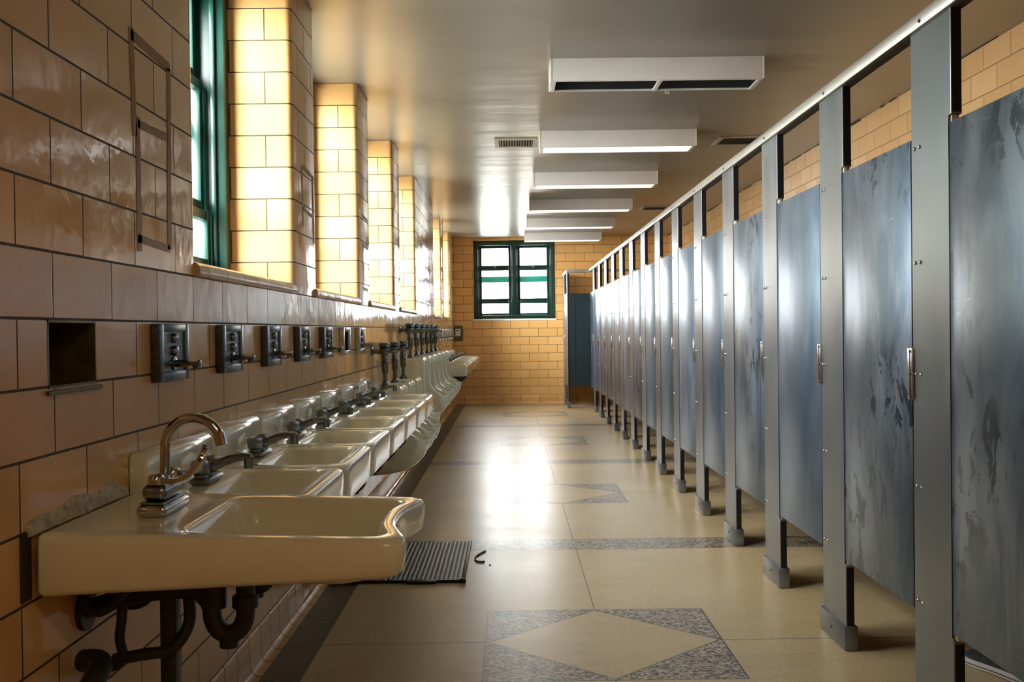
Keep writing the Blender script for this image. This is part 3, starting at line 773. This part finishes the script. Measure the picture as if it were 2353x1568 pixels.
for k in range(1, 8):
    loc = (WL, Y1 + k * M1, 0)
    if k == 5: o = make_dispenser(loc, False, True, 'bright_steel')
    elif k == 6: o = None
    elif d0 is None: d0 = make_dispenser(loc); o = d0
    else: o = dup(d0, loc=loc)
    if k == 6: o = make_dispenser(loc, False, True, 'bright_steel')
    if k == 5: bpy.data.objects.remove(o.children[1]) if False else None
    lab = {1: 'dark metal soap dispenser nearest the empty wall socket', 2: 'dark metal soap dispenser, second beyond the empty wall socket', 3: 'dark metal soap dispenser, third beyond the empty wall socket',
           4: 'dark metal soap dispenser, fourth beyond the empty wall socket', 5: 'soap dispenser', 6: 'open steel dispenser frame with black empty middle, on the tiled wall', 7: 'last soap dispenser before the urinals, steel face with nozzle'}[k]
    if k == 5:
        for ch in list(o.children_recursive): bpy.data.objects.remove(ch)
        bpy.data.objects.remove(o); o = dup(d0, loc=loc); lab = 'dark metal soap dispenser just before the open steel dispenser frame'
    if k == 7:
        for ch in list(o.children_recursive): bpy.data.objects.remove(ch)
        bpy.data.objects.remove(o); o = make_dispenser(loc, True, False, 'bright_steel')
    o['label'] = lab; o['group'] = 'soap dispensers of the near row'
dl = o
for k in range(17, 25):
    o = dup(dl, loc=(WL, Y1 + k * M1, 0), group='soap dispensers of the far row')
    o['label'] = 'steel soap dispenser above the far sinks, nearest the urinals' if k == 17 else 'steel soap dispenser above the far sinks, closest to the far wall' if k == 24 else 'steel soap dispenser above the far sinks, %s from the far wall' % ORD[24 - k]

t = thing('empty_wall_socket', 'black empty hole with metal liner where a soap dispenser is missing', 'wall box', (WL, Y1, 0))
q = B(); y0, y1 = HY0 - Y1, HY1 - Y1
box(q, -.108, .001, y0, y0 + .005, HZ0, HZ1); box(q, -.108, .001, y1 - .005, y1, HZ0, HZ1); box(q, -.108, .001, y0, y1, HZ1 - .005, HZ1); box(q, -.108, .001, y0, y1, HZ0, HZ0 + .005); box(q, -.108, -.104, y0, y1, HZ0, HZ1)
obj('liner', q, 'brass_liner', t)
q = B(); box(q, -.104, -.1025, y0 + .05, y1 - .04, HZ0 + .022, HZ1 - .03, .001); obj('opening', q, 'black_void', t)
q = B(); box(q, 0, .010, y0 - .012, y1 + .016, HZ0 - .013, HZ0 - .004, .002); obj('ledge', q, 'brass_liner', t)

# ------------------------------------------------------------------ ceiling lights and vents
LX0, LX1 = .245, 1.447
def make_light(loc, lit, m=None):
    t = thing('ceiling_light', '', 'ceiling light', loc)
    W, D, H, f = LX1 - LX0, .275, .125, .012
    q = B()
    box(q, 0, f, 0, D, -H, 0, .002); box(q, W - f, W, 0, D, -H, 0, .002)
    box(q, f, W - f, 0, f, -H, 0, .002); box(q, f, W - f, D - f, D, -H, 0, .002); box(q, f, W - f, f, D - f, -.02, 0)
    h = obj('housing', q, 'fixture_white', t, smooth=True)
    q = B(); e = .032
    box(q, f, e, f, D - f, -H - .003, -H + .006, .001); box(q, W - e, W - f, f, D - f, -H - .003, -H + .006, .001)
    box(q, e, W - e, f, .022, -H - .003, -H + .006, .001); box(q, e, W - e, D - .022, D - f, -H - .003, -H + .006, .001); obj('bottom_frame', q, 'fixture_white', t)
    if lit:
        q = B(); box(q, e - .003, W - e + .003, .020, D - .020, -H + .001, -H + .005); obj('diffuser', q, m, t)
    else:
        q = B(); box(q, f, W - f, f, D - f, -.035, -.022); box(q, f, f + .003, f, D - f, -H + .01, -.02); box(q, W - f - .003, W - f, f, D - f, -H + .01, -.02); box(q, f, W - f, f, f + .003, -H + .01, -.02); box(q, f, W - f, D - f - .003, D - f, -H + .01, -.02)
        loft(q, [[(x, .05, -.035), (x, .10, -.09), (x, .18, -.09), (x, .225, -.035)] for x in (.05, W * .5 - .03)]); obj('reflector', q, 'reflector', t)
        q = B(); box(q, W * .505, W * .525, 0.01, D - .01, -H - .006, -H + .008, .002); obj('cross_bar', q, 'fixture_white', t)
        q = B(); tube(q, spline([(W*.565, D - .03, -H - .002), (W*.57, D - .02, -H - .022), (W*.58, D - .03, -H - .012), (W*.585, D - .02, -H - .026)], 5), .002, 6); obj('wire_scrap', q, 'ivory', t)
    return t
o = make_light((LX0, 5.75, ZC), False); o['label'] = 'nearest boxy ceiling light, open underneath and dark without its diffuser'; o['group'] = 'ceiling lights'
lw = make_light((LX0, 7.83, ZC), True, 'diffuser_w'); lw['label'] = 'lit white ceiling light between the open light and the floor vent row, second from the camera'
lw['label'] = 'lit boxy ceiling light next to the ceiling vents, second from the camera'; lw['group'] = 'ceiling lights'
ly = make_light((LX0, 9.88, ZC), True, 'diffuser_y'); ly['label'] = 'lit ceiling light with cream glow, third from the camera'; ly['group'] = 'ceiling lights'
o = dup(ly, loc=(LX0, 11.92, ZC), label='lit ceiling light with cream glow, fourth from the camera')
o = dup(lw, loc=(LX0, 13.92, ZC), label='lit ceiling light, second from the far window')
o = dup(lw, loc=(LX0, 15.95, ZC), label='lit ceiling light nearest the far window')
o = make_light((LX0, -.40, ZC), True, 'diffuser_warm'); o['label'] = 'lit warm ceiling light just behind the camera'
dup(o, loc=(LX0, -2.45, ZC), label='lit warm ceiling light by the rear wall')
def make_vent(loc):
    t = thing('ceiling_vent', '', 'vent', loc)
    W, D = .345, .385; q = B()
    box(q, 0, W, 0, .045, -.008, -.0002, .002); box(q, 0, W, D - .045, D, -.008, -.0002, .002); box(q, 0, .035, .045, D - .045, -.008, -.0002, .002); box(q, W - .035, W, .045, D - .045, -.008, -.0002, .002); obj('frame', q, 'ceiling_vent', t)
    q = B(); box(q, .035, W - .035, .045, D - .045, -.001, -.0002); obj('backing', q, 'black_void', t)
    for i in range(13):
        q = B(); x = .045 + i * (W - .09) / 12; loft(q, [[(x - .006, y, -.008), (x - .004, y, -.008), (x + .006, y, -.001), (x + .004, y, -.001)] for y in (.045, D - .045)]); obj('slat', q, 'ceiling_vent', t)
    return t
v0 = make_vent((-.105, 8.13, ZC)); v0['label'] = 'ceiling vent left of the second ceiling light'; v0['group'] = 'ceiling vents'
dup(v0, loc=(1.695, 8.15, ZC), label='ceiling vent over the stalls, right of the second ceiling light')
dup(v0, loc=(1.67, 12.72, ZC), label='distant ceiling vent over the stalls, near the fourth light')

# ------------------------------------------------------------------ small things
t = thing('thermostat', 'ivory thermostat on a dark olive wall plate in the far left corner', 'thermostat', (-.84, YF, 0))
q = B(); box(q, -.073, .073, -.012, 0, 1.025, 1.278, .010, 3); obj('backing_plate', q, 'olive_plate', t, smooth=True)
q = B(); box(q, -.050, .032, -.030, -.012, 1.105, 1.225, .004); c = obj('cover', q, 'ivory', t, smooth=True)
q = B(); box(q, -.030, .010, -.0312, -.030, 1.185, 1.200); obj('display', q, 'black_void', c)

t = thing('floor_mat', 'black ribbed rubber mat on the floor beside the large near sink', 'mat', (-.55, 5.255, 0))
q = B(); box(q, -.315, .312, -.44, .44, .001, .010, .002); obj('pad', q, 'rubber', t)
q = B(); box(q, .306, .322, -.445, .445, .0005, .016, .003); box(q, -.315, .322, -.452, -.438, .0005, .014, .003); box(q, .300, .328, -.458, -.430, .0005, .020, .004); box(q, .05, .19, -.475, -.435, .0005, .014, .003); obj('edging', q, 'black_paint', t, smooth=True)

q = B(); tube(q, spline([(-.145, 5.48, .004), (-.165, 5.43, .004), (-.185, 5.37, .004), (-.196, 5.30, .004), (-.185, 5.24, .004), (-.160, 5.22, .004), (-.145, 5.225, .004)], 6), [.003 + .0016 * abs(math.sin(i)) for i in range(37)], 8)
tag(obj('rubber_scrap', q, 'black_pipe', smooth=True), 'small bent black scrap lying on the floor beside the mat', 'scrap')
for p in ((-.115, 5.16), ):
    q = B(); lathe(q, (p[0], p[1], .0003), [(.006, 0), (.005, .003), (.002, .004)], n=9); tag(obj('rubber_crumb', q, 'black_pipe', smooth=True), 'tiny black crumb on the floor just below the bent scrap', 'scrap')

# sneaker of somebody in the second stall
def sneaker(loc, rz):
    t = thing('sneaker', 'dark canvas sneaker with white sole seen under the nearest stall doors', 'shoe', loc); t.rotation_euler = (0, 0, rz)
    st = [(-.145, .020, .070, .0), (-.135, .034, .082, 0), (-.09, .038, .088, 0), (-.04, .036, .084, 0), (.01, .040, .072, .002), (.06, .048, .058, .004), (.10, .048, .050, .003), (.13, .036, .044, 0), (.146, .016, .036, -.002)]
    q = B(); rings = []
    for y, hw, h, dx in st:
        rings.append([(dx + hw * math.cos(a) * (1 if abs(math.sin(a)) < .8 else .8), y, .016 + max(0, (h - .016) * (math.sin(a) if math.sin(a) > 0 else 0))) for a in [2*PI*k/16 for k in range(16)]])
    loft(q, rings); obj('upper', q, 'sneaker', t, smooth=True)
    q = B(); rings = []
    for z, g in ((.001, .000), (.004, .004), (.024, .005), (.027, .003)):
        L = [(dx + s * (hw + g), y) for s in (1,) for y, hw, h, dx in st] + [(dx - (hw + g), y) for y, hw, h, dx in reversed(st)]
        rings.append([(x, y * 1.02, z) for x, y in L])
    loft(q, rings); obj('sole', q, 'sneaker_sole', t, smooth=True)
    q = B(); rings = []
    for z, g in ((.011, .0056), (.014, .0056)):
        L = [(dx + (hw + g), y) for y, hw, h, dx in st] + [(dx - (hw + g), y) for y, hw, h, dx in reversed(st)]
        rings.append([(x, y * 1.022, z) for x, y in L])
    loft(q, rings); obj('sole_stripe', q, 'sneaker', t)
    q = B()
    for i in range(4): tube(q, spline([(-.022, .005 + i*.018, .070 - i*.005), (0, .008 + i*.018, .079 - i*.006), (.022, .012 + i*.018, .070 - i*.005)], 4), .0028, 6)
    obj('laces', q, 'sneaker_sole', t, smooth=True)
    q = B(); lathe(q, (0, -.085, .06), [(.036, 0), (.034, .03), (.036, .10), (.042, .30)], n=16); obj('sock_and_trouser_leg', q, 'sneaker', t, smooth=True)
sneaker((1.655, 3.46, 0), .35)

# tape glue outlines on the wall
def strip(bm, a, c, w, x=None):
    """strip on the left wall from (y, z) to (y, z)"""
    a, c = Vector(a), Vector(c); d = (c - a); L = d.length; d.normalize(); n = Vector((-d.y, d.x)); K = max(2, int(L / .02))
    top, bot = [], []
    for i in range(K + 1):
        p = a + d * L * i / K; top.append(p + n * (w/2 + random.uniform(-.0014, .0014))); bot.append(p - n * (w/2 + random.uniform(-.0014, .0014)))
    vs = [[bm.verts.new((WL + h, q.x, q.y)) for q in side] for h in (.0003, .0012) for side in (top, bot)]
    for i in range(K):
        bm.faces.new((vs[2][i], vs[2][i+1], vs[3][i+1], vs[3][i])); bm.faces.new((vs[0][i], vs[0][i+1], vs[2][i+1], vs[2][i])); bm.faces.new((vs[1][i], vs[1][i+1], vs[3][i+1], vs[3][i]))
def wallpt(px, py):        # place on the left wall plane where the glue marks sit
    h = 760 + .0122 * (1172 - px); vx = 1172 + .0122 * (py - 760)
    s = (vx - px) / (-WL); return (2350 / s, EYE + (h - py) / s)
def marks(segs, label):
    q = B()
    for a, c, w in segs: strip(q, wallpt(*a), wallpt(*c), w)
    tag(obj('tape_residue', q, 'residue'), label, 'glue mark', 'tape residue on the tiled wall')
marks([((304, 66), (312, 315), .030), ((303, 80), (392, 158), .026), ((390, 160), (391, 575), .030), ((319, 270), (322, 578), .030), ((318, 285), (388, 318), .020), ((318, 548), (391, 572), .020)],
      'brown rectangular outline of old tape glue on the dark tiles left of the near window')
marks([((694, 380), (722, 412), .018), ((694, 385), (698, 520), .03), ((719, 410), (722, 560), .03), ((696, 478), (720, 500), .016)],
      'brown tape glue outline on the first tiled pier beyond the near window')
marks([((832, 495), (845, 508), .02), ((832, 560), (846, 570), .03), ((834, 662), (846, 668), .02), ((834, 560), (836, 640), .03)],
      'brown tape glue outline on the second tiled pier')

# ------------------------------------------------------------------ light
def portal(loc, rot, sx, sy):
    L = bpy.data.lights.new('window_portal', 'AREA'); L.shape = 'RECTANGLE'; L.size = sx; L.size_y = sy; L.energy = 1
    try: L.cycles.is_portal = True
    except Exception: pass
    o = bpy.data.objects.new('window_portal', L); COL.objects.link(o); o.location = loc; o.rotation_euler = rot
for w in WIN: portal((WL - T_ - .02, w + WW / 2, (SILLT + ZC) / 2), (0, -PI/2, 0), ZC - SILLT, WW)
portal(((FX0 + FX1) / 2, YF + .44, (FZ0 + FZ1) / 2), (-PI/2, 0, 0), FX1 - FX0, FZ1 - FZ0)
W = bpy.data.worlds.new('sky'); S.world = W; W.use_nodes = True; nt = W.node_tree
bg = nt.nodes['Background']; tc = node(nt, 'ShaderNodeTexCoord'); sp = node(nt, 'ShaderNodeSeparateXYZ'); nt.links.new(tc.outputs['Generated'], sp.inputs[0])
f = maprange(nt, E(nt, sp.outputs[2]), -.06, .04, 0, 1)
nt.links.new(mixc(nt, f, (.46, .44, .41), (1.0, .975, .985)), bg.inputs[0]); 
nrm = node(nt, 'ShaderNodeVectorMath'); nrm.operation = 'NORMALIZE'; nt.links.new(tc.outputs['Generated'], nrm.inputs[0])
dt = node(nt, 'ShaderNodeVectorMath'); dt.operation = 'DOT_PRODUCT'; nt.links.new(nrm.outputs[0], dt.inputs[0]); dt.inputs[1].default_value = Vector((-.62, -.74, .26)).normalized()
glow = E(nt, dt.outputs['Value']).mx(0.0)._m('POWER', 5.0) * 60.0 + 17.0      # hazy bright side of the overcast sky
nt.links.new(glow.s, bg.inputs[1])

# ------------------------------------------------------------------ camera
cd = bpy.data.cameras.new('camera'); cam = bpy.data.objects.new('camera', cd); COL.objects.link(cam); S.camera = cam
cd.sensor_width = 36; cd.lens = 36 * 2350 / 2353; cd.clip_start = .05; cd.clip_end = 200
yaw, pitch, roll = -4.5 / 2350, -24 / 2350, -.0122
cam.matrix_world = Matrix.Translation((0, 0, EYE)) @ Matrix.Rotation(yaw, 4, 'Z') @ Matrix.Rotation(PI/2 + pitch, 4, 'X') @ Matrix.Rotation(roll, 4, 'Z')

vs = S.view_settings; S.display_settings.display_device = 'sRGB'
vs.view_transform = 'Standard'; vs.look = 'None'; vs.exposure = 0.62; vs.gamma = 1; vs.use_curve_mapping = False
S.cycles.sample_clamp_indirect = 7; S.cycles.max_bounces = 10; S.cycles.diffuse_bounces = 6; S.cycles.glossy_bounces = 5; S.cycles.transparent_max_bounces = 12
